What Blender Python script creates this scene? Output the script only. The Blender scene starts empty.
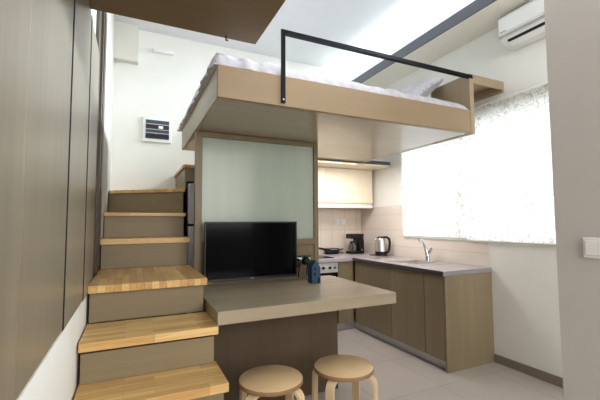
import bpy, bmesh, math, random
from mathutils import Vector, Matrix, noise
random.seed(7)
S = bpy.context.scene
COL = S.collection
PI = math.pi

# ------------------------------------------------------------------ materials
def lin(c):
    return tuple(((v / 255.0 + .055) / 1.055) ** 2.4 if v > 10 else v / 255.0 / 12.92 for v in c) + (1.0,)

class Mat:
    """small node-graph helper"""
    def __init__(s, name):
        s.m = bpy.data.materials.new(name); s.m.use_nodes = True
        s.nt = s.m.node_tree; s.n = s.nt.nodes; s.l = s.nt.links
        s.b = s.n['Principled BSDF']; s.out = s.n['Material Output']
    def node(s, t, **kw):
        n = s.n.new(t)
        for k, v in kw.items():
            if k in n.inputs: n.inputs[k].default_value = v
            else: setattr(n, k, v)
        return n
    def coords(s, scale=(1, 1, 1), rot=(0, 0, 0)):
        tc = s.node('ShaderNodeTexCoord'); mp = s.node('ShaderNodeMapping')
        mp.inputs['Scale'].default_value = scale; mp.inputs['Rotation'].default_value = rot
        s.l.new(tc.outputs['Object'], mp.inputs['Vector']); return mp.outputs[0]
    def ramp(s, fac, stops):
        r = s.node('ShaderNodeValToRGB'); e = r.color_ramp.elements
        while len(e) < len(stops): e.new(.5)
        for q, (p, c) in zip(e, stops): q.position = p; q.color = c
        s.l.new(fac, r.inputs[0]); return r.outputs[0]
    def bump(s, h, strength=.1, dist=.01):
        b = s.node('ShaderNodeBump'); b.inputs['Strength'].default_value = strength; b.inputs['Distance'].default_value = dist
        s.l.new(h, b.inputs['Height']); s.l.new(b.outputs[0], s.b.inputs['Normal'])
    def set(s, **kw):
        for k, v in kw.items(): s.b.inputs[k.replace('_', ' ')].default_value = v
        return s

def plain(name, c, rough=.5, metal=0, spec=.5, var=.04, nscale=6):
    k = Mat(name); c = lin(c)
    nz = k.node('ShaderNodeTexNoise', Scale=nscale, Detail=3.0)
    k.l.new(k.coords(), nz.inputs['Vector'])
    lo = tuple(v * (1 - var) for v in c[:3]) + (1,); hi = tuple(min(1, v * (1 + var)) for v in c[:3]) + (1,)
    k.l.new(k.ramp(nz.outputs['Fac'], [(.3, lo), (.7, hi)]), k.b.inputs['Base Color'])
    k.set(Roughness=rough, Metallic=metal, Specular_IOR_Level=spec)
    return k.m

def veneer(name, c, axis='Z', rough=.42, var=.10, spec=.4, fine=1.0):
    """wood veneer, grain along the axis"""
    k = Mat(name); c = lin(c)
    sc = {'X': (1.2, 22, 22), 'Y': (22, 1.2, 22), 'Z': (22, 22, 1.2)}[axis]
    v = k.coords(tuple(q * fine for q in sc))
    n1 = k.node('ShaderNodeTexNoise', Scale=1.0, Detail=6.0, Roughness=.6, Distortion=.35); k.l.new(v, n1.inputs['Vector'])
    sc2 = tuple(q * .14 for q in sc)
    n2 = k.node('ShaderNodeTexNoise', Scale=1.0, Detail=2.0); k.l.new(k.coords(sc2), n2.inputs['Vector'])
    mx = k.node('ShaderNodeMath', operation='ADD'); k.l.new(n1.outputs['Fac'], mx.inputs[0]); k.l.new(n2.outputs['Fac'], mx.inputs[1])
    hf = k.node('ShaderNodeMath', operation='MULTIPLY'); hf.inputs[1].default_value = .5; k.l.new(mx.outputs[0], hf.inputs[0])
    lo = tuple(q * (1 - 1.6 * var) for q in c[:3]) + (1,); hi = tuple(min(1, q * (1 + 1.4 * var)) for q in c[:3]) + (1,)
    k.l.new(k.ramp(hf.outputs[0], [(.32, lo), (.5, c), (.68, hi)]), k.b.inputs['Base Color'])
    k.bump(n1.outputs['Fac'], .05, .003)
    k.set(Roughness=rough, Specular_IOR_Level=spec)
    return k.m

def butcher(name, along='X'):
    """glued pine strips"""
    k = Mat(name)
    rot = (0, 0, 0) if along == 'X' else (0, 0, PI / 2)
    br = k.node('ShaderNodeTexBrick')
    br.offset = .37; br.inputs['Scale'].default_value = 1; br.inputs['Mortar Size'].default_value = .0006
    br.inputs['Brick Width'].default_value = .38; br.inputs['Row Height'].default_value = .042; br.inputs['Bias'].default_value = -.05
    br.inputs['Color1'].default_value = lin((232, 200, 142)); br.inputs['Color2'].default_value = lin((202, 160, 102)); br.inputs['Mortar'].default_value = lin((150, 106, 62))
    k.l.new(k.coords((1, 1, 1), rot), br.inputs['Vector'])
    sc = (3, 60, 60) if along == 'X' else (60, 3, 60)
    nz = k.node('ShaderNodeTexNoise', Scale=1.0, Detail=5.0, Roughness=.6, Distortion=.6); k.l.new(k.coords(sc), nz.inputs['Vector'])
    g = k.ramp(nz.outputs['Fac'], [(.3, (.74, .68, .6, 1)), (.6, (1, 1, 1, 1))])
    mx = k.node('ShaderNodeMix', data_type='RGBA', blend_type='MULTIPLY'); mx.inputs[0].default_value = .8
    k.l.new(br.outputs['Color'], mx.inputs[6]); k.l.new(g, mx.inputs[7]); k.l.new(mx.outputs[2], k.b.inputs['Base Color'])
    k.set(Roughness=.32, Specular_IOR_Level=.45)
    return k.m

def tiles(name, c, mortar, w, h, size, rough, rot=(0, 0, 0), off=0.0, shift=(0, 0, 0), var=.03):
    k = Mat(name)
    tc = k.node('ShaderNodeTexCoord'); mp = k.node('ShaderNodeMapping')
    mp.inputs['Rotation'].default_value = rot; mp.inputs['Location'].default_value = shift
    k.l.new(tc.outputs['Object'], mp.inputs['Vector'])
    br = k.node('ShaderNodeTexBrick'); br.offset = off
    br.inputs['Scale'].default_value = 1; br.inputs['Mortar Size'].default_value = size; br.inputs['Mortar Smooth'].default_value = .3
    br.inputs['Brick Width'].default_value = w; br.inputs['Row Height'].default_value = h
    a = lin(c); br.inputs['Color1'].default_value = tuple(v * (1 - var) for v in a[:3]) + (1,); br.inputs['Color2'].default_value = tuple(min(1, v * (1 + var)) for v in a[:3]) + (1,)
    br.inputs['Mortar'].default_value = lin(mortar)
    k.l.new(mp.outputs[0], br.inputs['Vector'])
    nz = k.node('ShaderNodeTexNoise', Scale=2.2, Detail=5.0); k.l.new(k.coords(), nz.inputs['Vector'])
    g = k.ramp(nz.outputs['Fac'], [(.3, (.93, .92, .91, 1)), (.7, (1, 1, 1, 1))])
    mx = k.node('ShaderNodeMix', data_type='RGBA', blend_type='MULTIPLY'); mx.inputs[0].default_value = 1
    k.l.new(br.outputs['Color'], mx.inputs[6]); k.l.new(g, mx.inputs[7]); k.l.new(mx.outputs[2], k.b.inputs['Base Color'])
    inv = k.node('ShaderNodeMath', operation='SUBTRACT'); inv.inputs[0].default_value = 1.0; k.l.new(br.outputs['Fac'], inv.inputs[1])
    k.bump(inv.outputs[0], .25, .002)
    k.set(Roughness=rough, Specular_IOR_Level=.5)
    return k.m

M = {}
M['paint'] = plain('wall_paint', (238, 237, 232), .75, var=.012)
M['paint_ceiling'] = plain('ceiling_paint', (232, 233, 234), .8, var=.012)
M['paint_cream'] = plain('cream_paint', (226, 224, 216), .75, var=.012)
M['paint_soffit'] = plain('soffit_paint', (246, 242, 230), .75, var=.01)
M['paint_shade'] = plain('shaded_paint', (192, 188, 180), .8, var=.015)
M['paint_grey'] = plain('pillar_paint', (202, 197, 193), .7, var=.015)
M['floor'] = tiles('floor_tiles', (198, 190, 184), (176, 168, 162), .6, .6, .003, .22, shift=(.14, .22, 0))
M['panel'] = veneer('panel_veneer', (134, 125, 110), 'Z', .30, .13, .6)
M['stair'] = veneer('stair_veneer', (146, 133, 108), 'X', .45, .10, .35)
M['kitchen'] = veneer('kitchen_veneer', (148, 134, 109), 'Z', .36, .10, .45)
M['kitchen_light'] = veneer('upper_cabinet_veneer', (240, 228, 206), 'Z', .3, .04, .5)
M['bed'] = veneer('bed_board_veneer', (163, 143, 117), 'X', .5, .035, .3)
M['bed_grey'] = veneer('bed_side_veneer', (186, 178, 162), 'Y', .45, .05, .35)
M['headboard'] = veneer('headboard_veneer', (170, 153, 128), 'Z', .45, .05, .35)
M['under'] = veneer('bed_underside_veneer', (176, 164, 146), 'X', .2, .05, .8)
M['loft'] = veneer('loft_veneer', (126, 108, 80), 'X', .5, .07, .3)
M['table'] = veneer('table_veneer', (170, 157, 136), 'X', .24, .08, .5)
M['support'] = veneer('support_veneer', (98, 83, 66), 'Z', .45, .10, .35)
M['partition'] = veneer('partition_veneer', (126, 112, 88), 'Z', .4, .08, .4)
M['tread_x'] = butcher('pine_tread', 'X')
M['tread_y'] = butcher('pine_landing', 'Y')
M['birch'] = veneer('birch', (220, 192, 152), 'X', .35, .05, .4)
M['birch_rim'] = plain('birch_rim', (150, 120, 88), .5)
M['birch_leg'] = veneer('birch_leg', (212, 189, 156), 'Z', .38, .06, .4)
M['jamb'] = plain('door_jamb', (82, 72, 60), .4)
M['worktop'] = veneer('worktop_laminate', (184, 174, 178), 'Y', .3, .06, .5)
M['worktop_edge'] = plain('worktop_metal_edge', (176, 176, 182), .3, .6)
M['alu'] = plain('brushed_aluminium', (190, 188, 190), .28, .9)
M['panel_silver'] = plain('oven_panel_silver', (206, 204, 202), .35, .1)
M['edge_dark'] = plain('worktop_dark_edge', (84, 77, 76), .4)
M['steel'] = plain('stainless_steel', (225, 223, 220), .3, .9)
M['chrome'] = plain('chrome', (215, 215, 218), .1, 1.0)
M['black'] = plain('black_plastic', (18, 18, 20), .35)
M['black_metal'] = plain('black_metal', (12, 13, 16), .45, spec=.25)
M['screen'] = plain('television_screen', (6, 6, 8), .12, spec=.1)
M['glass_black'] = plain('oven_glass', (12, 12, 13), .08)
M['hob'] = plain('hob_glass', (14, 14, 18), .06)
M['white'] = plain('white_plastic', (240, 240, 240), .35, var=.01)
M['grey'] = plain('grey_plastic', (120, 124, 128), .4)
M['seam'] = plain('grey_seam', (176, 172, 166), .5)
M['greymark'] = plain('grey_mark', (130, 134, 140), .4)
M['slate'] = plain('slate_window', (74, 88, 100), .25)
M['slot'] = plain('dark_slot', (40, 42, 48), .5)
M['fascia'] = plain('blue_grey_paint', (112, 113, 122), .5)
M['fascia_dark'] = plain('dark_blue_grey_paint', (78, 80, 90), .5)
M['base'] = plain('skirting_tile', (138, 126, 116), .3)
M['blue'] = plain('blue_paint', (48, 78, 108), .6)
M['hole_shade_black'] = plain('hole_shade_black', (12, 18, 28), .7)  # ornament openings, plus painted shade in panel gaps and under treads
M['green'] = plain('green_plastic', (28, 84, 62), .45)
M['lime'] = plain('lime_mark', (20, 190, 50), .4)
M['red'] = plain('red_plastic', (196, 40, 44), .4)
M['fridge'] = plain('fridge_grey', (196, 196, 202), .35, .15)
M['wire'] = plain('wire_blue_grey', (92, 100, 112), .5)

# linen
k = Mat('white_linen'); nz = k.node('ShaderNodeTexNoise', Scale=18.0, Detail=4.0); k.l.new(k.coords(), nz.inputs['Vector'])
k.l.new(k.ramp(nz.outputs['Fac'], [(.3, lin((196, 193, 199))), (.7, lin((214, 211, 217)))]), k.b.inputs['Base Color'])
k.bump(nz.outputs['Fac'], .25, .006); k.set(Roughness=.85, Specular_IOR_Level=.15); M['linen'] = k.m

# tiled splashback (two orientations)
M['splash_back'] = tiles('splashback_tiles_back', (236, 224, 208), (206, 190, 172), .2, .3, .003, .12, rot=(-PI / 2, 0, 0))
M['splash_side'] = tiles('splashback_tiles_side', (236, 226, 216), (216, 204, 192), .2, .3, .003, .12, rot=(-PI / 2, 0, -PI / 2))

# frosted glass of the partition
k = Mat('frosted_glass'); d = k.node('ShaderNodeBsdfTranslucent'); d.inputs[0].default_value = lin((205, 215, 205))
nz = k.node('ShaderNodeTexNoise', Scale=2.0); k.l.new(k.coords((4, 1, .4)), nz.inputs['Vector'])
k.l.new(k.ramp(nz.outputs['Fac'], [(.3, lin((178, 190, 178))), (.7, lin((186, 197, 185)))]), k.b.inputs['Base Color'])
k.set(Roughness=.22, Specular_IOR_Level=.4)
mx = k.node('ShaderNodeMixShader'); mx.inputs[0].default_value = .15
k.l.new(k.b.outputs[0], mx.inputs[1]); k.l.new(d.outputs[0], mx.inputs[2]); k.l.new(mx.outputs[0], k.out.inputs[0]); M['frost'] = k.m

# clear window glass
k = Mat('window_glass'); t = k.node('ShaderNodeBsdfTransparent'); t.inputs[0].default_value = (.95, .97, .97, 1)
g = k.node('ShaderNodeBsdfGlossy'); g.inputs['Roughness'].default_value = .02
mx = k.node('ShaderNodeMixShader'); mx.inputs[0].default_value = .06
k.l.new(t.outputs[0], mx.inputs[1]); k.l.new(g.outputs[0], mx.inputs[2]); k.l.new(mx.outputs[0], k.out.inputs[0]); M['glass'] = k.m

# carafe glass
k = Mat('carafe_glass'); k.set(Base_Color=lin((150, 146, 146)), Roughness=.08, Transmission_Weight=.6, IOR=1.3); M['carafe'] = k.m

# roller blind: woven white cloth with tangled strands, lets daylight through
k = Mat('blind_cloth')
v = k.coords((1, 1, 1))
w1 = k.node('ShaderNodeTexNoise', Scale=12.0, Detail=0.6, Distortion=1.2); k.l.new(v, w1.inputs['Vector'])
a1 = k.node('ShaderNodeMath', operation='SUBTRACT'); a1.inputs[1].default_value = .5; k.l.new(w1.outputs['Fac'], a1.inputs[0])
a2 = k.node('ShaderNodeMath', operation='ABSOLUTE'); k.l.new(a1.outputs[0], a2.inputs[0])
w2 = k.node('ShaderNodeTexNoise', Scale=19.0, Detail=0.4, Distortion=1.6); k.l.new(v, w2.inputs['Vector'])
b1 = k.node('ShaderNodeMath', operation='SUBTRACT'); b1.inputs[1].default_value = .5; k.l.new(w2.outputs['Fac'], b1.inputs[0])
b2 = k.node('ShaderNodeMath', operation='ABSOLUTE'); k.l.new(b1.outputs[0], b2.inputs[0])
mn = k.node('ShaderNodeMath', operation='MINIMUM'); k.l.new(a2.outputs[0], mn.inputs[0]); k.l.new(b2.outputs[0], mn.inputs[1])
pat = k.ramp(mn.outputs[0], [(0.0, lin((204, 196, 180))), (.010, lin((214, 207, 193))), (.030, lin((250, 249, 246)))])
tr = k.node('ShaderNodeBsdfTranslucent'); k.l.new(pat, tr.inputs[0]); k.l.new(pat, k.b.inputs['Base Color'])
k.set(Roughness=.8, Specular_IOR_Level=.1)
mx = k.node('ShaderNodeMixShader'); mx.inputs[0].default_value = .75
k.l.new(k.b.outputs[0], mx.inputs[1]); k.l.new(tr.outputs[0], mx.inputs[2]); k.l.new(mx.outputs[0], k.out.inputs[0]); M['blind'] = k.m

# ------------------------------------------------------------------ mesh helpers
def box(bm, x0, x1, y0, y1, z0, z1, mi=0):
    r = bmesh.ops.create_cube(bm, size=1)
    for v in r['verts']:
        v.co = Vector(((x0 + x1) / 2 + v.co.x * (x1 - x0), (y0 + y1) / 2 + v.co.y * (y1 - y0), (z0 + z1) / 2 + v.co.z * (z1 - z0)))
    return r['verts']

def prism(bm, pts, axis, a, b):
    """polygon (2-D) extruded along axis from a to b; pts in the other two axes, in order"""
    def mk(p, t):
        return {'X': (t, p[0], p[1]), 'Y': (p[0], t, p[1]), 'Z': (p[0], p[1], t)}[axis]
    A = [bm.verts.new(mk(p, a)) for p in pts]; B = [bm.verts.new(mk(p, b)) for p in pts]
    bm.faces.new(A); bm.faces.new(B[::-1])
    for i in range(len(pts)):
        j = (i + 1) % len(pts); bm.faces.new((A[j], A[i], B[i], B[j]))
    return A + B

def lathe(bm, prof, c=(0, 0, 0), n=32):
    rings = []
    for r, z in prof:
        if r < 1e-5: rings.append([bm.verts.new((c[0], c[1], c[2] + z))])
        else: rings.append([bm.verts.new((c[0] + r * math.cos(2 * PI * i / n), c[1] + r * math.sin(2 * PI * i / n), c[2] + z)) for i in range(n)])
    for a, b in zip(rings, rings[1:]):
        for i in range(n):
            j = (i + 1) % n
            if len(a) == 1 and len(b) > 1: bm.faces.new((a[0], b[j], b[i]))
            elif len(b) == 1 and len(a) > 1: bm.faces.new((a[i], a[j], b[0]))
            elif len(a) > 1: bm.faces.new((a[i], a[j], b[j], b[i]))

def tube(bm, path, r, n=10, cap=True):
    path = [Vector(p) for p in path]; rad = r if isinstance(r, (list, tuple)) else [r] * len(path)
    rings = []; ref = None
    for i, p in enumerate(path):
        t = (path[min(i + 1, len(path) - 1)] - path[max(i - 1, 0)]).normalized()
        if ref is None:
            ref = t.orthogonal().normalized()
        ref = (ref - t * ref.dot(t)).normalized(); q = t.cross(ref)
        rings.append([bm.verts.new(p + (ref * math.cos(2 * PI * k / n) + q * math.sin(2 * PI * k / n)) * rad[i]) for k in range(n)])
    for a, b in zip(rings, rings[1:]):
        for i in range(n):
            j = (i + 1) % n; bm.faces.new((a[i], a[j], b[j], b[i]))
    if cap: bm.faces.new(rings[0][::-1]); bm.faces.new(rings[-1])

def strip(bm, path, w, t, wdir):
    """flat bar of width w (along wdir) and thickness t swept on a path"""
    path = [Vector(p) for p in path]; wd = Vector(wdir).normalized(); rings = []
    for i, p in enumerate(path):
        d = (path[min(i + 1, len(path) - 1)] - path[max(i - 1, 0)]).normalized(); nrm = d.cross(wd).normalized()
        rings.append([bm.verts.new(p + wd * a * w / 2 + nrm * b * t / 2) for a, b in ((-1, -1), (1, -1), (1, 1), (-1, 1))])
    for a, b in zip(rings, rings[1:]):
        for i in range(4):
            j = (i + 1) % 4; bm.faces.new((a[i], a[j], b[j], b[i]))
    bm.faces.new(rings[0][::-1]); bm.faces.new(rings[-1])

def obj(name, bm, mat, parent=None, bevel=0, smooth=False, label=None, seg=2):
    """link a bmesh (in world coordinates) as one object; a child is stored relative to its root's base"""
    bmesh.ops.recalc_face_normals(bm, faces=bm.faces)
    off = Vector((0, 0, 0)); p = parent
    while p is not None: off += p.location; p = p.parent
    if off.length: bmesh.ops.translate(bm, verts=bm.verts, vec=-off)
    me = bpy.data.meshes.new(name); bm.to_mesh(me); bm.free()
    me.materials.append(M[mat])
    o = bpy.data.objects.new(name, me); COL.objects.link(o)
    if parent is not None: o.parent = parent
    if smooth:
        for f in me.polygons: f.use_smooth = True
    if bevel:
        b = o.modifiers.new('bevel', 'BEVEL'); b.width = bevel; b.segments = seg; b.limit_method = 'ANGLE'; b.angle_limit = math.radians(40)
        for f in me.polygons: f.use_smooth = True
        me.set_sharp_from_angle(angle=math.radians(50))
    elif smooth: me.set_sharp_from_angle(angle=math.radians(50))
    if label: o['label'] = label
    return o

def B(name, mat, parent, *dims, bevel=.003, **kw):
    bm = bmesh.new(); box(bm, *dims); return obj(name, bm, mat, parent, bevel, **kw)

def tag(o, label, cat, group=None):
    o['label'] = label; o['category'] = cat
    if group: o['group'] = group
    return o
def thing(name, label, cat, loc, group=None):
    o = bpy.data.objects.new(name, None); COL.objects.link(o); o.location = loc; o.empty_display_size = .1
    return tag(o, label, cat, group)
def struct(name, mat, *boxes, bevel=0, parent=None):
    bm = bmesh.new()
    for b in boxes: box(bm, *b)
    o = obj(name, bm, mat, parent, bevel)
    if parent is None: o['kind'] = 'structure'
    return o
def dup(root, loc, label=None, rotz=None):
    r = root.copy(); COL.objects.link(r); r.location = loc
    if label: r['label'] = label
    if rotz is not None: r.rotation_euler = (0, 0, rotz)
    for ch in list(root.children):
        c = ch.copy(); COL.objects.link(c); c.parent = r
        for g in ch.children:
            d = g.copy(); COL.objects.link(d); d.parent = c
    return r

# ------------------------------------------------------------------ room shell
XL, XR, YB, ZC = -.224, 3.092, 4.45, 3.565          # stair wall, window wall, back wall, ceiling
YR = -2.6                                            # wall behind the camera
struct('floor', 'floor', (-.6, 3.4, YR - .1, YB + .2, -.1, 0))
struct('ceiling', 'paint_ceiling', (-.6, 2.72, YR - .1, YB + .2, ZC, ZC + .12))
struct('wall_back', 'paint', (-.6, 3.4, YB, YB + .15, 0, ZC))
struct('wall_left', 'paint',
       (-.6, -.261, YR, YB, 0, ZC),                  # main plane
       (-.261, -.232, YR, 2.70, 0, .892),            # white lower wall under the wood panels
       )
struct('wall_left_strip', 'paint_shade', (-.2608, XL - .001, 3.277, YB, 0, ZC))  # strip of the left wall, its shade put into a darker paint
struct('wall_rear', 'paint', (-.6, 3.4, YR - .12, YR, 0, ZC))
wy0, wy1, wz0, wz1 = 1.44, 3.50, 1.122, 2.34          # window opening
struct('wall_right', 'paint',
       (XR, XR + .2, YR, wy0, 0, 3.2), (XR, XR + .2, wy1, YB, 0, 3.2),
       (XR, XR + .2, wy0, wy1, 0, wz0), (XR, XR + .2, wy0, wy1, wz1, 3.2))
struct('wall_right_front', 'paint_grey', (1.742, 2.10, .25, .982, 0, ZC))
# dropped soffit on the right with a clerestory window above its blue edge
struct('ceiling_soffit', 'paint_soffit', (2.705, XR, YR, YB, 3.142, 3.20))
struct('trim_1', 'fascia', (2.69, 2.705, YR, YB, 3.14, 3.246))
w = struct('window_2', 'white', (2.700, 2.712, YR, YB, 3.246, 3.262), (2.700, 2.712, YR, YB, 3.55, ZC))
struct('window_pane', 'glass', (2.704, 2.708, YR, YB, 3.262, 3.55), parent=w)
# bulkhead box at the top of the left corner
struct('ceiling_bulkhead', 'paint_cream', (-.26, .022, 4.36, YB, 3.14, ZC))
# skirting
struct('baseboard_right', 'base', (XR - .012, XR, .982, 2.33, 0, .075), bevel=.002)
struct('baseboard_back', 'base', (.5, 1.6, YB - .012, YB, 0, .075), bevel=.002)
# splashback tiles
struct('trim_2', 'splash_back', (1.72, XR, YB - .008, YB, .85, 1.53))
struct('trim_3', 'splash_side', (XR - .008, XR, 2.345, YB - .008, .85, 1.10), (XR - .008, XR, 3.501, YB - .008, 1.10, 1.52))
# main window behind the blinds
w = struct('window_1', 'white',
           (XR + .08, XR + .14, wy0, wy1, wz0, wz0 + .02), (XR + .08, XR + .14, wy0, wy1, wz1 - .06, wz1),
           (XR + .08, XR + .14, wy0, wy0 + .02, wz0, wz1), (XR + .08, XR + .14, wy1 - .02, wy1, wz0, wz1),
           (XR + .08, XR + .14, 2.57, 2.65, wz0, wz1))
struct('window_pane', 'glass', (XR + .105, XR + .111, wy0 + .015, wy1 - .015, wz0 + .015, wz1 - .05), parent=w)
# dark door frame beside the landing
struct('door_1', 'jamb', (-.2605, -.24, 2.81, 3.14, .9445, 3.0), (-.2605, XL, 3.14, 3.276, .9445, 3.0), (-.2605, XL, 2.99, 3.04, .9445, 3.0), bevel=.003)

# ------------------------------------------------------------------ wood wall panels (left)
PT = [(-.6, .99, 'wide grey-brown wood wall panel filling the left edge of the photo'),
      (.99, 1.593, 'grey-brown wood wall panel, second from the left edge, ending at a dark seam'),
      (1.593, 2.19, 'grey-brown wood wall panel between the two dark vertical seams'),
      (2.19, 2.695, 'grey-brown wood wall panel farthest back, ending beside the staircase landing')]
for i, (a, b, l) in enumerate(PT):
    g = .011 if i > 1 else .002
    tag(B('wall_panel', 'panel', None, -.2588, XL, a + g, b - .0012, (.93, .914, .905, .899)[i], 2.4425, bevel=.0008), l, 'wall panel', 'wood wall panels on the left')

struct('seam_shade', 'hole_shade_black', (-.2608, -.2590, YR + .1, 2.69, .93, 2.44), (-.2590, -.2215, 1.590, 1.6045, .912, 2.44), (-.2590, -.2215, 2.187, 2.2015, .905, 2.44))  # near-black backing and strips, shade of the panel gaps put in as colour
# ------------------------------------------------------------------ loft platform overhead
t = thing('loft_platform', 'brown wooden loft platform overhead at the top left corner', 'platform', (.25, 1.0, 2.443))
B('deck', 'loft', t, -.2605, .69, -.3, 2.13, 2.443, 2.56)
bm = bmesh.new(); tube(bm, [(.493, 2.10, 2.447), (.493, 2.10, 2.418), (.497, 2.093, 2.410), (.503, 2.087, 2.415)], .004, 8)
obj('hook', bm, 'black_metal', t, smooth=True, label='small black hook')

# ------------------------------------------------------------------ staircase
t = thing('staircase', 'staircase of pale pine treads and grey-brown risers along the left wall', 'stairs', (.12, 1.56, 0))
x0, x1 = -.2235, .456
T = [(1.552, .286, 1.867), (1.814, .509, 2.129), (2.062, .722, 2.438), (2.41, .944, 3.257), (3.224, 1.182, 3.533), (3.50, 1.401, YB - .002), (3.585, 1.640, YB - .002)]
for i, (y, z, yb) in enumerate(T):
    th = .045 if i < 5 else .032
    if i == 6:                                        # winder fanning out from the inner corner
        bm = bmesh.new(); prism(bm, [(x0, 4.09), (x1, 3.585), (x1, YB - .002), (x0, YB - .002)], 'Z', z - th, z); obj('tread', bm, 'tread_x', t, .002)
        bm = bmesh.new(); prism(bm, [(x0 + .006, 4.12), (x1 - .012, 3.61), (x1 - .012, YB - .003), (x0 + .006, YB - .003)], 'Z', 1.402, z - th - .0005); obj('riser', bm, 'stair', t, .001)
        continue
    B('tread', 'tread_y' if i == 3 else 'tread_x', t, x0, x1, y, yb, z - th, z, bevel=.003)
    zb = T[i - 1][1] if i else 0
    gap = .02 if i < 3 else 0
    B('riser', 'stair', t, x0 + .006, x1 - .016, y + (.045 if i < 4 else .02), yb - .002, zb + .001 if i else 0, z - th - .0005 - gap, bevel=.001)
    if gap: B('shadow_strip', 'hole_shade_black', t, x0 + .006, x1 - .016, y + .07, yb - .002, z - th - gap, z - th - .0005, bevel=0, label='black strip painted as shade under the tread')  # near-black fill puts the shadow below the tread into colour
# last step, turning right above the refrigerator
B('tread', 'tread_y', t, .438, 1.10, 3.60, YB - .002, 1.846, 1.876, bevel=.003)
B('riser', 'stair', t, .457, 1.10, 3.615, YB - .002, 1.715, 1.8455, bevel=.001)
B('side_panel', 'stair', t, .4565, .472, 3.615, YB - .002, 1.641, 1.7145, bevel=.001)

# ------------------------------------------------------------------ refrigerator under the turning step
t = thing('refrigerator', 'grey refrigerator squeezed between the staircase and the frosted partition', 'refrigerator', (.78, 3.9, 0))
B('body', 'black', t, .477, 1.09, 3.612, 4.25, .03, 1.698, bevel=.006)
B('door', 'fridge', t, .485, 1.085, 3.557, 3.609, .10, 1.276, bevel=.008)
B('freezer_door', 'fridge', t, .485, 1.085, 3.557, 3.609, 1.296, 1.69, bevel=.008)
for z0, z1 in ((.85, 1.2), (1.36, 1.6)):
    bm = bmesh.new(); tube(bm, [(1.03, 3.557, z0), (1.03, 3.522, z0 + .02), (1.03, 3.522, z1 - .02), (1.03, 3.557, z1)], .009, 10); obj('handle', bm, 'alu', t, smooth=True)
for x in (.53, 1.04):
    for y in (3.66, 4.20):
        bm = bmesh.new(); lathe(bm, [(0, 0), (.02, 0), (.02, .03), (0, .03)], (x, y, 0), 12); obj('foot', bm, 'black', t)

# ------------------------------------------------------------------ partition with frosted glass
PY0, PY1 = 2.995, 3.04
t = thing('partition', 'tall wooden partition with frosted glass pane between staircase and kitchen', 'partition', (1.03, 3.02, 0))
bm = bmesh.new()
box(bm, .460, .516, PY0, PY1, 0, 2.067); box(bm, 1.553, 1.598, PY0, PY1, 0, 2.067)
box(bm, .516, 1.553, PY0, PY1, 2.022, 2.067); box(bm, .516, 1.553, PY0, PY1, 1.103, 1.157); box(bm, .516, 1.553, PY0, PY1, 0, .10)
obj('frame', bm, 'partition', t, .002)
B('glass_pane', 'frost', t, .517, 1.552, PY0 + .016, PY0 + .028, 1.158, 2.021, bevel=.0)
B('lower_panel', 'partition', t, .517, 1.552, PY0 + .012, PY0 + .03, .101, 1.102, bevel=.0)

# ------------------------------------------------------------------ table
t = thing('table', 'grey-beige wooden breakfast table with thick top attached beside the staircase', 'table', (1.1, 2.6, 0))
bm = bmesh.new(); prism(bm, [(.4575, 2.094), (1.753, 2.094), (1.753, 3.055), (1.5995, 3.055), (1.5995, 2.994), (.4575, 2.994)], 'Z', .7154, .7936)
obj('tabletop', bm, 'table', t, .003)
B('support_panel', 'support', t, .459, 1.50, 2.503, 2.545, 0, .715, bevel=.002)
B('support_panel', 'support', t, 1.455, 1.50, 2.546, 2.993, 0, .715, bevel=.002)

# ------------------------------------------------------------------ television
t = thing('television', 'black flat screen television in front of the frosted partition', 'television', (.926, 2.96, .83))
B('back_shell', 'black', t, .545, 1.31, 2.93, 2.965, .85, 1.30, bevel=.012)
bm = bmesh.new()
box(bm, .524, .535, 2.90, 2.93, .836, 1.3145); box(bm, 1.318, 1.329, 2.90, 2.93, .836, 1.3145)
box(bm, .535, 1.318, 2.90, 2.93, 1.303, 1.3145); box(bm, .535, 1.318, 2.90, 2.93, .836, .855)
obj('bezel', bm, 'black', t, .002)
B('screen', 'screen', t, .5355, 1.3175, 2.905, 2.929, .8555, 1.3025, bevel=0)
B('wall_mount', 'black_metal', t, .78, 1.07, 2.9655, 3.0065, .95, 1.08, bevel=.003)
B('logo', 'greymark', t, .906, .933, 2.8985, 2.8995, .841, .849, bevel=0, label='small pale maker mark')
B('power_light', 'lime', t, .556, .582, 2.8975, 2.8995, .826, .8345, bevel=0, label='small green light')
B('sensor', 'red', t, .592, .602, 2.8975, 2.8995, .827, .8345, bevel=0, label='small red light')

# ------------------------------------------------------------------ socket strip and plugs behind the television edge
t = thing('socket_strip', 'green and white socket strip low on the partition beside the television', 'socket', (1.42, 3.0, .96))
B('casing', 'white', t, 1.335, 1.505, 2.985, 3.0065, .955, .984, bevel=.003)
B('top_trim', 'green', t, 1.333, 1.507, 2.981, 3.0065, .9845, 1.004, bevel=.003, label='green top edge')
def plug(x, z, label):
    p = thing('plug', label, 'plug', (x, 2.984, z), 'black plugs in the socket strip')
    bm = bmesh.new(); lathe(bm, [(0, 0), (.040, 0), (.040, .012), (.035, .03), (.026, .045), (0, .048)], (0, 0, 0), 20)
    bmesh.ops.rotate(bm, verts=bm.verts, matrix=Matrix.Rotation(PI / 2, 3, 'X')); bmesh.ops.translate(bm, verts=bm.verts, vec=(x, 2.984, z)); obj('plug_body', bm, 'black', p, smooth=True)
    bm = bmesh.new(); tube(bm, [(x, 2.937, z), (x, 2.934, z - .03), (x, 2.955, z - .08), (x + .01, 2.975, z - .13)], .006, 8); obj('cord', bm, 'black', p, smooth=True)
plug(1.452, .955, 'black round plug in the socket strip, nearest the blue house')
plug(1.370, .940, 'black round plug in the socket strip, half hidden by the television')
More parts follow.
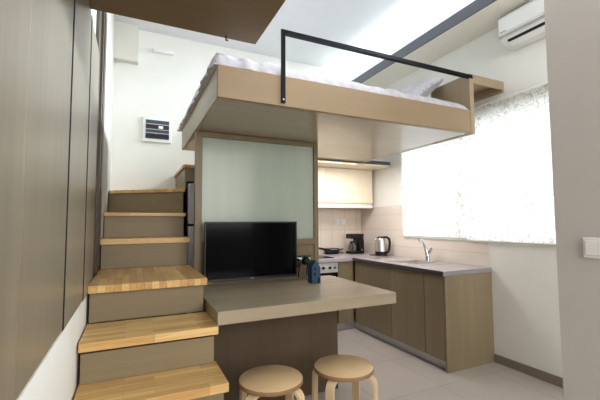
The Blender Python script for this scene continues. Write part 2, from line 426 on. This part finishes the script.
# ------------------------------------------------------------------ blue house ornament
hx, hy = 1.417, 2.70
t = thing('house_ornament', 'small blue wooden house ornament with dark windows on the table', 'ornament', (hx, hy + .04, .7936))
bm = bmesh.new(); prism(bm, [(hx - .040, .794), (hx + .040, .794), (hx + .040, .926), (hx - .004, .985), (hx - .040, .933)], 'Y', hy, hy + .085)
obj('house_body', bm, 'blue', t, .002)
for z in (.904, .860): B('window', 'hole_shade_black', t, hx - .024, hx - .006, hy - .0015, hy + .001, z, z + .024, bevel=0)
B('door', 'hole_shade_black', t, hx + .012, hx + .030, hy - .0015, hy + .001, .7945, .838, bevel=0)

# ------------------------------------------------------------------ loft bed
bx0, bx1, by0, by1, bz, bt = .452, 2.684, 2.127, 3.866, 2.068, 2.270
t = thing('loft_bed', 'raised wooden loft bed platform with pale front board above the table', 'bed', (1.57, 3.0, bz))
B('front_board', 'bed', t, bx0, bx1 - .050, by0, by0 + .03, bz, bt, bevel=.002)
B('side_board', 'bed_grey', t, bx0, bx0 + .03, by0 + .031, by1, bz, bt, bevel=.002)
B('back_board', 'bed_grey', t, bx0 + .031, bx1 - .050, by1 - .03, by1, bz, bt, bevel=.002)
B('underside_panel', 'under', t, bx0 + .031, bx1 - .050, by0 + .031, by1 - .031, bz + .002, bz + .024, bevel=.0)
B('headboard', 'headboard', t, bx1 - .049, bx1, by0 - .002, 2.57, bz - .002, 2.597, bevel=.002)
B('end_board', 'bed_grey', t, bx1 - .049, bx1, 2.571, by1, bz, bt, bevel=.002)
sh = B('side_shelf', 'headboard', t, bx1 + .0005, XR - .024, by0, by0 + .02, 2.520, 2.597, bevel=.002, label='boxed shelf bridging to the wall')
B('shelf_top', 'headboard', sh, bx1 + .0005, XR - .024, by0 + .0205, 2.57, 2.577, 2.597, bevel=.001)
B('shelf_side', 'headboard', sh, XR - .0235, XR - .001, by0, 2.57, 2.500, 2.597, bevel=.002)
r = B('guard_rail', 'black_metal', t, .864, .893, by0 - .012, by0 - .001, 2.085, 2.583, bevel=.001, label='black flat steel guard rail')
B('top_bar', 'black_metal', r, .8935, 2.672, by0 - .012, by0 + .020, 2.556, 2.583, bevel=.001)
for x, z in ((.878, 2.108), (2.662, 2.570)):
    bm = bmesh.new(); lathe(bm, [(0, 0), (.006, 0), (.006, .004), (0, .005)], (0, 0, 0), 12); bmesh.ops.rotate(bm, verts=bm.verts, matrix=Matrix.Rotation(PI / 2, 3, 'X')); bmesh.ops.translate(bm, verts=bm.verts, vec=(x, by0 - .0125, z)); obj('bolt', bm, 'alu', r, smooth=True)
tag(B('mattress', 'linen', None, bx0 + .034, bx1 - .054, by0 + .034, by1 - .034, bz + .026, bt - .002, bevel=.03), 'white mattress lying inside the loft bed frame', 'mattress')

# duvet: a puffed, wrinkled sheet covering the mattress and lapping over the left board
def duvet():
    bm = bmesh.new(); nx, ny = 110, 84; X0, X1, Y0, Y1 = .415, 2.605, 2.129, 3.89
    top = []; bot = []
    for i in range(nx + 1):
        ra = []; rb = []
        for j in range(ny + 1):
            u, v = i / nx, j / ny; x = X0 + (X1 - X0) * u; y = Y0 + (Y1 - Y0) * v
            dx = min(x - X0, X1 - x); dy = min(y - Y0, Y1 - y); d = min(dx, dy) if min(dx, dy) < .12 else .12
            e = 1 - (1 - min(1, d / .10)) ** 3.2
            wr = noise.noise(Vector((x * 9, y * 5, 0))) * .022 + (.5 - abs(noise.noise(Vector((x * 17 + y * 7, y * 6 - x * 4, 3))))) * .036 * (1.25 - u) - .012 + abs(noise.noise(Vector((x * 3.1, y * 2.7, 8)))) * .03
            wr *= 1.15 - .6 * u; wr = max(wr, -.05)
            z = 2.281 + (.088 + wr) * e - .025 * u * e
            jx = noise.noise(Vector((y * 13, 5, z * 9))) * .022 * (1 - .7 * e); jy = noise.noise(Vector((x * 18, 9, z * 6))) * .010 * (1 - .7 * e)
            ra.append(bm.verts.new((x + jx, y + jy + .004, z))); rb.append(bm.verts.new((x + jx, y + jy + .004, 2.2715)))
        top.append(ra); bot.append(rb)
    for i in range(nx):
        for j in range(ny):
            bm.faces.new((top[i][j], top[i + 1][j], top[i + 1][j + 1], top[i][j + 1]))
            bm.faces.new((bot[i][j + 1], bot[i + 1][j + 1], bot[i + 1][j], bot[i][j]))
    for i in range(nx):
        bm.faces.new((top[i + 1][0], top[i][0], bot[i][0], bot[i + 1][0])); bm.faces.new((top[i][ny], top[i + 1][ny], bot[i + 1][ny], bot[i][ny]))
    for j in range(ny):
        bm.faces.new((top[0][j], top[0][j + 1], bot[0][j + 1], bot[0][j])); bm.faces.new((top[nx][j + 1], top[nx][j], bot[nx][j], bot[nx][j + 1]))
    return bm
tag(obj('duvet', duvet(), 'linen', None, smooth=True), 'crumpled white duvet spread over the loft bed', 'duvet')

def pillow(cx, cy, cz, L, W, H, rot):
    bm = bmesh.new(); n = 28
    def P(u, v, s):
        # pinched corners
        a = 1 - .10 * (1 - v * v); b = 1 - .10 * (1 - u * u)
        e = max(0, (1 - u ** 4) * (1 - v ** 4)) ** .5
        z = s * H / 2 * e + .008 * noise.noise(Vector((u * 3, v * 3, s)))
        return Vector((u * L / 2 * (1 - .06 * (1 - abs(u))) * (.94 + .06 * v * v), v * W / 2 * (.94 + .06 * u * u), z))
    for s in (1, -1):
        g = [[bm.verts.new(P(-1 + 2 * i / n, -1 + 2 * j / n, s)) for j in range(n + 1)] for i in range(n + 1)]
        for i in range(n):
            for j in range(n): bm.faces.new((g[i][j], g[i + 1][j], g[i + 1][j + 1], g[i][j + 1]))
    bmesh.ops.remove_doubles(bm, verts=bm.verts, dist=.0005)
    bmesh.ops.rotate(bm, verts=bm.verts, matrix=rot); bmesh.ops.translate(bm, verts=bm.verts, vec=(cx, cy, cz)); return bm
rot = Matrix.Rotation(math.radians(-34), 3, 'Y') @ Matrix.Rotation(math.radians(4), 3, 'X')
tag(obj('pillow', pillow(2.40, 2.70, 2.53, .48, .66, .16, rot), 'linen', None, smooth=True), 'white pillow leaning up against the headboard of the loft bed', 'pillow')

# ------------------------------------------------------------------ overhead shelf above the upper cabinets
t = thing('overhead_shelf', 'thin beige shelf with dark blue-grey edge above the upper kitchen cabinets', 'shelf', (2.35, 4.1, 2.036))
B('board', 'kitchen_light', t, 1.62, XR - .001, 3.76, YB - .001, 2.037, 2.056, bevel=.001)
B('edge_board', 'fascia_dark', t, 2.69, XR - .001, 3.758, 3.80, 2.0565, 2.10, bevel=.001, label='dark blue-grey edge board')

# ------------------------------------------------------------------ kitchen: upper cabinets
def upper(x0, x1, label):
    t = thing('upper_cabinet', label, 'cabinet', ((x0 + x1) / 2, 4.28, 1.49), 'upper kitchen cabinets')
    B('carcass', 'kitchen_light', t, x0, x1, 4.118, YB - .009, 1.535, 2.035, bevel=.001)
    B('door', 'kitchen_light', t, x0 + .0015, x1 - .0015, 4.098, 4.1165, 1.568, 2.033, bevel=.0015)
    B('bottom_rail', 'white', t, x0, x1, 4.10, 4.135, 1.50, 1.5345, bevel=.003, label='pale rounded handle rail')
upper(1.735, 2.302, 'pale upper kitchen cabinet cut off by the wooden partition')
upper(2.302, 3.052, 'wide pale upper kitchen cabinet in the corner above the coffee maker')

# ------------------------------------------------------------------ kitchen: base units
FX, FY = 2.488, 3.76
def base_right(y0, y1, label):
    t = thing('base_cabinet', label, 'cabinet', (2.79, (y0 + y1) / 2, .085), 'base cabinets under the window')
    B('carcass', 'kitchen', t, 2.508, XR - .01, y0 + .0005, y1 - .0005, .088, .829, bevel=.001)
    B('door', 'kitchen', t, FX, 2.5065, y0 + .004, y1 - .004, .092, .823, bevel=.0015)
    return t
base_right(3.053, FY - .03, 'grey-brown base cabinet in the kitchen corner, left of the sink')
base_right(2.579, 3.053, 'grey-brown base cabinet below the sink, middle of the window run')
t = base_right(2.347, 2.579, 'narrow grey-brown base cabinet at the free end of the window run')
B('end_panel', 'kitchen', t, FX, XR - .0005, 2.327, 2.3455, 0, .829, bevel=.0015)
t = thing('base_cabinet', 'grey-brown base cabinet right of the oven on the back run', 'cabinet', (2.38, 4.1, .085), 'base cabinets under the window')
B('carcass', 'kitchen', t, 2.268, 2.506, 3.782, YB - .01, .088, .829, bevel=.001)
B('door', 'kitchen', t, 2.270, 2.482, FY, 3.7805, .092, .823, bevel=.0015)
tag(struct('plinth', 'alu', (2.53, 2.542, 2.347, FY + .04, 0, .084), bevel=.001), 'long aluminium plinth along the base cabinets under the window', 'plinth')
tag(struct('plinth', 'alu', (1.73, 2.529, FY + .04, FY + .052, 0, .084), bevel=.001), 'short aluminium plinth below the oven on the back run', 'plinth')
for o in COL.objects:
    if o.name.startswith('plinth'): del o['kind']

# oven
t = thing('oven', 'built-in oven with silver control panel below the hob', 'oven', (1.97, 4.1, .09))
B('body', 'black', t, 1.668, 2.262, 3.79, YB - .02, .088, .826, bevel=.002)
B('control_panel', 'panel_silver', t, 1.668, 2.262, 3.755, 3.789, .705, .822, bevel=.003)
d = B('door', 'glass_black', t, 1.668, 2.262, 3.757, 3.789, .10, .700, bevel=.003)
bm = bmesh.new(); tube(bm, [(1.72, 3.757, .655), (1.72, 3.72, .655), (2.21, 3.72, .655), (2.21, 3.757, .655)], .008, 10); obj('handle', bm, 'alu', d, smooth=True)
for x in (1.80, 2.06, 2.15, 2.22):
    bm = bmesh.new(); lathe(bm, [(0, 0), (.017, 0), (.015, .022), (0, .024)], (0, 0, 0), 16); bmesh.ops.rotate(bm, verts=bm.verts, matrix=Matrix.Rotation(PI / 2, 3, 'X')); bmesh.ops.translate(bm, verts=bm.verts, vec=(x, 3.7545, .765))
    obj('knob', bm, 'black' if x != 2.22 else 'grey', t, smooth=True)

# worktop (L-shaped, with a cut-out for the sink bowl)
WX, WY = 2.468, 3.74
bl = (2.60, 2.95, 2.80, 3.16)                          # bowl x0 x1 y0 y1
bm = bmesh.new()
for q in ((1.60, WX, WY, YB - .0085), (WX, XR - .0085, 3.16, YB - .0085), (WX, bl[0], bl[2], bl[3]), (bl[1], XR - .0085, bl[2], bl[3]), (WX, XR - .0085, 2.325, bl[2])):
    box(bm, *q, .8305, .87)
bmesh.ops.remove_doubles(bm, verts=bm.verts, dist=.0001)
t = tag(obj('worktop', bm, 'worktop', None), 'L-shaped grey-lilac kitchen worktop with dark front edge', 'worktop')
B('front_edge', 'edge_dark', t, WX - .003, WX - .0002, 2.325, WY, .8305, .87, bevel=0, label='dark front edge')
B('end_edge', 'worktop_edge', t, WX - .003, XR - .0085, 2.321, 2.3248, .8305, .87, bevel=0, label='pale metal end edge')

# sink
t = thing('sink', 'stainless steel sink with one bowl and ridged drainer set into the worktop', 'sink', (2.78, 3.2, .87))
bm = bmesh.new()
sx0, sx1, sy0, sy1 = 2.55, 3.03, 2.74, 3.66
for q in ((sx0, sx1, bl[3], sy1), (sx0, sx1, sy0, bl[2]), (sx0, bl[0], bl[2], bl[3]), (bl[1], sx1, bl[2], bl[3])): box(bm, *q, .8702, .8745)
obj('rim', bm, 'steel', t)
bm = bmesh.new()
b0, b1, c0, c1 = bl[0] + .001, bl[1] - .001, bl[2] + .001, bl[3] - .001
for q in ((b0, b0 + .004, c0, c1), (b1 - .004, b1, c0, c1), (b0, b1, c0, c0 + .004), (b0, b1, c1 - .004, c1)): box(bm, *q, .832, .8742)
box(bm, b0, b1, c0, c1, .8308, .834); obj('bowl', bm, 'steel', t)
for i in range(9):
    x = sx0 + .06 + i * .042; B('ridge', 'steel', t, x, x + .014, 3.24, 3.61, .8746, .8785, bevel=.002)
bm = bmesh.new(); lathe(bm, [(0, .8342), (.035, .8342), (.033, .8362), (0, .8366)], (2.77, 2.98, 0), 20); obj('drain', bm, 'chrome', t, smooth=True)

# faucet
fx, fy = 2.992, 3.03
t = thing('faucet', 'chrome single lever faucet standing behind the sink bowl', 'faucet', (fx, fy, .8747))
bm = bmesh.new(); lathe(bm, [(0, 0), (.027, 0), (.027, .01), (.022, .02), (.022, .05), (0, .05)], (fx, fy, .8747), 20); obj('base', bm, 'chrome', t, smooth=True)
bm = bmesh.new(); tube(bm, [(fx, fy, .92), (fx - .006, fy + .006, .96), (fx - .014, fy + .01, 1.00)], [.022, .021, .018], 14); obj('body', bm, 'chrome', t, smooth=True)
bm = bmesh.new(); tube(bm, [(fx - .012, fy + .01, .975), (fx - .022, fy + .016, 1.03), (fx - .036, fy + .022, 1.075), (fx - .052, fy + .03, 1.098), (fx - .068, fy + .036, 1.100), (fx - .080, fy + .040, 1.086)], [.017, .016, .015, .016, .019, .020], 14); obj('spout', bm, 'chrome', t, smooth=True)
bm = bmesh.new(); tube(bm, [(fx + .002, fy - .005, .945), (fx + .010, fy - .035, .985), (fx + .012, fy - .055, 1.02)], [.017, .015, .011], 12); obj('lever', bm, 'chrome', t, smooth=True)

# hob
t = thing('hob', 'black glass hob set flush in the worktop above the oven', 'hob', (1.97, 4.05, .87))
B('glass', 'hob', t, 1.68, 2.256, 3.82, 4.32, .8702, .876, bevel=.002)
for x, y in ((1.83, 3.95), (2.12, 3.95), (1.83, 4.19), (2.12, 4.19)):
    bm = bmesh.new(); lathe(bm, [(.07, .8761), (.09, .8761), (.09, .8768), (.07, .8768), (.07, .8761)], (x, y, 0), 28); obj('ring', bm, 'slot', t)

# sandwich maker with cord
t = thing('sandwich_maker', 'black electric sandwich maker with looped cord on the worktop', 'sandwich maker', (2.50, 4.30, .87))
def shell(z0, z1, s):
    bm = bmesh.new(); v = box(bm, 2.40, 2.60, 4.24, 4.38, z0, z1); bmesh.ops.bevel(bm, geom=bm.edges[:], offset=.016, segments=3, affect='EDGES'); return bm
obj('lower_plate', shell(.876, .912, 0), 'black', t, smooth=True); obj('lid', shell(.9125, .95, 1), 'black', t, smooth=True)
bm = bmesh.new(); tube(bm, [(2.41, 4.31, .93), (2.36, 4.31, .945), (2.29, 4.31, .958)], [.018, .016, .012], 10); obj('handle', bm, 'black', t, smooth=True)
bm = bmesh.new(); tube(bm, [(2.45 + .0, 4.238, .935), (2.55, 4.238, .935)], .004, 8); obj('trim', bm, 'alu', t, smooth=True)
for x in (2.42, 2.58):
    bm = bmesh.new(); lathe(bm, [(0, .8702), (.012, .8702), (.012, .877), (0, .877)], (x, 4.31, 0), 10); obj('foot', bm, 'black', t)
pts = [(2.60, 4.31, .90)]
for i in range(40):
    a = i / 39 * 4 * PI; pts.append((2.635 + .045 * math.sin(a) + .02 * i / 39, 4.30 + .025 * math.cos(a), .90 + .035 * math.sin(a * .5 + .4) + .012 * math.sin(2 * a)))
pts += [(2.70, 4.33, .878), (2.76, 4.40, .876)]
bm = bmesh.new(); tube(bm, pts, .0045, 8); obj('cord', bm, 'black', t, smooth=True)

# coffee maker
t = thing('coffee_maker', 'black drip coffee maker with glass carafe in the kitchen corner', 'coffee maker', (2.80, 4.22, .87))
B('base', 'black', t, 2.722, 2.925, 4.14, 4.30, .8705, .905, bevel=.008)
B('column', 'black', t, 2.845, 2.925, 4.14, 4.30, .9055, 1.08, bevel=.008)
B('reservoir', 'black', t, 2.725, 2.925, 4.14, 4.30, 1.0805, 1.145, bevel=.012)
bm = bmesh.new(); lathe(bm, [(0, .9065), (.05, .9065), (.058, .93), (.058, .97), (.042, 1.01), (.036, 1.02), (0, 1.02)], (2.785, 4.22, 0), 24); ca = obj('carafe', bm, 'carafe', t, smooth=True)
bm = bmesh.new(); lathe(bm, [(0, 1.0205), (.038, 1.0205), (.036, 1.04), (0, 1.045)], (2.785, 4.22, 0), 20); obj('carafe_lid', bm, 'black', ca, smooth=True)
bm = bmesh.new(); tube(bm, [(2.753, 4.18, 1.02), (2.733, 4.135, 1.01), (2.728, 4.125, .96), (2.748, 4.165, .93)], .007, 8); obj('carafe_handle', bm, 'black', ca, smooth=True)
bm = bmesh.new(); lathe(bm, [(0, 0), (.013, 0), (.011, .008), (0, .009)], (0, 0, 0), 14); bmesh.ops.rotate(bm, verts=bm.verts, matrix=Matrix.Rotation(PI / 2, 3, 'X')); bmesh.ops.translate(bm, verts=bm.verts, vec=(2.885, 4.1395, .925)); obj('switch', bm, 'alu', t, smooth=True)

# kettle
kx, ky = 2.945, 3.80
t = thing('electric_kettle', 'stainless electric kettle with black handle on the worktop by the wall', 'kettle', (kx, ky, .87))
bm = bmesh.new(); lathe(bm, [(0, .8705), (.078, .8705), (.078, .884), (.074, .888), (0, .888)], (kx, ky, 0), 28); obj('power_base', bm, 'black', t, smooth=True)
bm = bmesh.new(); lathe(bm, [(0, .8885), (.072, .8885), (.074, .905), (.073, .925), (.070, .926), (0, .926)], (kx, ky, 0), 28); obj('collar', bm, 'black', t, smooth=True)
bm = bmesh.new(); lathe(bm, [(0, .9265), (.072, .9265), (.070, .98), (.063, 1.04), (.054, 1.085), (.050, 1.095), (0, 1.095)], (kx, ky, 0), 32); obj('body', bm, 'steel', t, smooth=True)
bm = bmesh.new(); lathe(bm, [(0, 1.0955), (.05, 1.0955), (.044, 1.112), (.02, 1.12), (0, 1.121)], (kx, ky, 0), 24); obj('lid', bm, 'black', t, smooth=True)
hd = Vector((.62, -.785, 0))
def hp(r, z): return (kx + hd.x * r, ky + hd.y * r, z)
bm = bmesh.new(); tube(bm, [hp(.035, 1.108), hp(.075, 1.112), hp(.11, 1.09), hp(.118, 1.04), hp(.112, .97), hp(.095, .92), hp(.07, .905)], [.013, .015, .016, .015, .014, .013, .011], 12); obj('handle', bm, 'black', t, smooth=True)
bm = bmesh.new(); tube(bm, [hp(-.045, 1.06), hp(-.072, 1.085)], [.018, .009], 10); obj('spout', bm, 'steel', t, smooth=True)
bm = bmesh.new(); tube(bm, [(kx - .075, ky + .02, .877), (kx - .115, ky + .06, .876), (kx - .10, ky + .11, .876), (kx - .03, ky + .10, .876), (kx + .04, ky + .14, .876)], .004, 8); obj('cord', bm, 'black', t, smooth=True)

# sockets on the tiles
def socket(x, label):
    t = thing('wall_socket', label, 'socket', (x, YB - .009, 1.31), 'sockets on the back splashback')
    B('plate', 'white', t, x - .042, x + .042, YB - .018, YB - .0085, 1.268, 1.352, bevel=.003)
    B('insert', 'white', t, x - .026, x + .026, YB - .021, YB - .0185, 1.284, 1.336, bevel=.002)
socket(2.675, 'white wall socket on the splashback, the left of two')
socket(2.775, 'white wall socket on the splashback, the right of two')

# ------------------------------------------------------------------ roller blinds
def blind(y0, y1, z0, label):
    t = thing('roller_blind', label, 'blind', (3.06, (y0 + y1) / 2, z0), 'white roller blinds at the window')
    bm = bmesh.new(); n = 24
    g = [[bm.verts.new((3.060 + .0015 * math.sin(i * .9 + y0), y0 + (y1 - y0) * j / n, z0 + .012 + (2.435 - z0 - .012) * i / n)) for j in range(n + 1)] for i in range(n + 1)]
    for i in range(n):
        for j in range(n): bm.faces.new((g[i][j], g[i + 1][j], g[i + 1][j + 1], g[i][j + 1]))
    obj('cloth', bm, 'blind', t, smooth=True)
    bm = bmesh.new(); tube(bm, [(3.06, y0, z0 + .008), (3.06, y1, z0 + .008)], .008, 10); obj('bottom_bar', bm, 'paint_cream', t, smooth=True)
    bm = bmesh.new(); tube(bm, [(3.072, y0 - .004, 2.437), (3.072, y1 + .004, 2.437)], .016, 14); obj('roller', bm, 'white', t, smooth=True)
blind(2.572, 3.505, 1.128, 'white patterned roller blind behind the faucet, the one farther back')
blind(1.46, 2.558, 1.110, 'white patterned roller blind beside the grey wall corner, the nearer one')

# ------------------------------------------------------------------ air conditioner
t = thing('air_conditioner', 'white wall air conditioner high up under the ceiling soffit', 'air conditioner', (3.0, 1.62, 2.84))
ay0, ay1 = 1.16, 2.015
bm = bmesh.new(); prism(bm, [(XR - .001, 2.838), (2.985, 2.838), (2.90, 2.895), (2.888, 2.93), (2.892, 3.08), (2.93, 3.118), (XR - .001, 3.118)], 'Y', ay0, ay1); obj('casing', bm, 'white', t, .008, seg=3)
bm = bmesh.new(); prism(bm, [(2.886, 2.935), (2.890, 3.078), (2.884, 3.076), (2.879, 2.938)], 'Y', ay0 + .004, ay1 - .004); obj('front_panel', bm, 'white', t, .003)
bm = bmesh.new(); prism(bm, [(2.893, 2.902), (2.8885, 2.925), (2.884, 2.922), (2.889, 2.90)], 'Y', ay0 + .004, ay1 - .004); obj('front_seam', bm, 'seam', t)
bm = bmesh.new(); prism(bm, [(2.918, 2.8815), (2.936, 2.8695), (2.932, 2.863), (2.914, 2.875)], 'Y', ay0 + .02, ay1 - .06); obj('air_slot', bm, 'slot', t)
bm = bmesh.new(); prism(bm, [(2.938, 2.868), (2.982, 2.8385), (2.978, 2.833), (2.934, 2.862)], 'Y', ay0 + .02, ay1 - .06); obj('louver', bm, 'white', t, .001)
B('logo', 'greymark', t, 2.8785, 2.8800, ay1 - .075, ay1 - .02, 2.946, 2.953, bevel=0, label='small grey maker mark')

# ------------------------------------------------------------------ wall fittings
t = thing('electrical_panel', 'white electrical panel with dark breaker window on the back wall', 'electrical panel', (.243, YB, 2.39))
B('frame', 'white', t, .085, .40, YB - .022, YB - .0005, 2.247, 2.537, bevel=.006)
B('window', 'slate', t, .117, .372, YB - .0265, YB - .0225, 2.285, 2.505, bevel=.002)
for z in (2.405, 2.300):
    B('breaker_row', 'slot', t, .120, .369, YB - .029, YB - .027, z, z + .045, bevel=.001)
    B('rail', 'alu', t, .112, .372, YB - .0295, YB - .027, z + .048, z + .056, bevel=0)
B('rail', 'alu', t, .117, .372, YB - .0295, YB - .027, 2.393, 2.400, bevel=0)
B('breaker', 'white', t, .255, .305, YB - .033, YB - .0295, 2.408, 2.440, bevel=.002, label='white breaker')
B('switch', 'red', t, .224, .242, YB - .034, YB - .0295, 2.334, 2.348, bevel=.001, label='red switch')

t = thing('emergency_light', 'slim white emergency light high on the back wall', 'light', (.29, YB, 3.34))
B('housing', 'white', t, .178, .402, YB - .04, YB - .0005, 3.35, 3.372, bevel=.004)
B('diffuser', 'white', t, .182, .398, YB - .055, YB - .0005, 3.318, 3.3495, bevel=.006)

t = thing('light_switch', 'white light switch on the grey wall at the right edge', 'light switch', (1.742, .83, 1.19))
B('frame', 'white', t, 1.730, 1.7415, .788, .872, 1.150, 1.236, bevel=.004)
B('rocker', 'white', t, 1.723, 1.7295, .800, .860, 1.163, 1.223, bevel=.003)

# ------------------------------------------------------------------ stools
def make_stool(loc, label):
    t = thing('stool', label, 'stool', loc, 'birch stools at the table')
    X, Y, _ = loc
    bm = bmesh.new(); lathe(bm, [(0, .422), (.168, .422), (.175, .426), (.176, .446), (.172, .45), (0, .45)], (X, Y, 0), 48); s = obj('seat', bm, 'birch', t, smooth=True)
    bm = bmesh.new(); lathe(bm, [(.1762, .425), (.1775, .427), (.1775, .445), (.1762, .447)], (X, Y, 0), 48); obj('rim', bm, 'birch_rim', s, smooth=True, label='darker seat edge')
    for k_ in range(4):
        a = math.radians(34.85 + 90 * k_); c, s_ = math.cos(a), math.sin(a)
        pr = [(.07, .412)] + [(.148 + .045 * math.sin(q), .367 + .045 * math.cos(q)) for q in [i * PI / 16 for i in range(9)]] + [(.197, .2), (.203, 0)]
        bm = bmesh.new(); strip(bm, [(X + r * c, Y + r * s_, z) for r, z in pr], .05, .019, (-s_, c, 0)); obj('leg', bm, 'birch_leg', t, .002)
    return t
st = make_stool((1.168, 1.885, 0), 'round birch stool on bent legs, the right one at the table')
dup(st, (.717, 1.918, 0), 'round birch stool on bent legs, the left one beside the bottom step')

# ------------------------------------------------------------------ light
W = bpy.data.worlds.new('World'); S.world = W; W.use_nodes = True
wn = W.node_tree; bg = wn.nodes['Background']
bg.inputs[0].default_value = (.80, .90, 1.0, 1); bg.inputs[1].default_value = 1.25
def area(name, loc, target, sx, sy, e, col=(1, 1, 1), spread=None):
    l = bpy.data.lights.new(name, 'AREA'); l.shape = 'RECTANGLE'; l.size = sx; l.size_y = sy; l.energy = e; l.color = col
    if spread: l.spread = spread
    o = bpy.data.objects.new(name, l); COL.objects.link(o); o.location = loc
    d = Vector(target) - Vector(loc); o.rotation_euler = d.to_track_quat('-Z', 'Y').to_euler(); return o
area('window_daylight', (4.1, 2.5, 1.95), (3.0, 2.5, 1.78), 2.9, 2.0, 19, (1, .965, .97))
area('clerestory_daylight', (2.95, 2.0, 3.42), (1.8, 2.0, 2.85), 5.0, .24, 104, (.85, .93, 1.0), 1.3)
area('rear_fill', (1.3, -2.3, 2.1), (1.5, 3.0, 1.75), 3.2, 1.8, 88, (1, .98, .965))  # added fill from behind the camera, no real source there
area('under_bed_fill', (2.15, 3.46, 2.05), (2.15, 3.40, 0), .8, .7, 15, (1, .96, .96))  # added fill to brighten the kitchen, no fixture under the bed

# ------------------------------------------------------------------ camera
yaw, pitch, roll, f = .4389, .0634, -.0052, 357.27
cy, sy, cp, sp, cr, sr = math.cos(yaw), math.sin(yaw), math.cos(pitch), math.sin(pitch), math.cos(roll), math.sin(roll)
R = Vector((cy, -sy, 0)); F = Vector((sy * cp, cy * cp, sp)); U = Vector((-sy * sp, -cy * sp, cp))
Rr = R * cr + U * sr; Ur = -R * sr + U * cr
cam = bpy.data.cameras.new('camera'); co = bpy.data.objects.new('camera', cam); COL.objects.link(co)
mt = Matrix((Rr, Ur, -F)).transposed().to_4x4(); mt.translation = Vector((0, 0, 1.3037)); co.matrix_world = mt
cam.sensor_width = 36; cam.sensor_fit = 'HORIZONTAL'; cam.lens = f / 600 * 36; cam.clip_start = .02
S.camera = co
S.view_settings.view_transform = 'Standard'; S.view_settings.look = 'None'; S.view_settings.exposure = 0.47; S.view_settings.gamma = 0.9
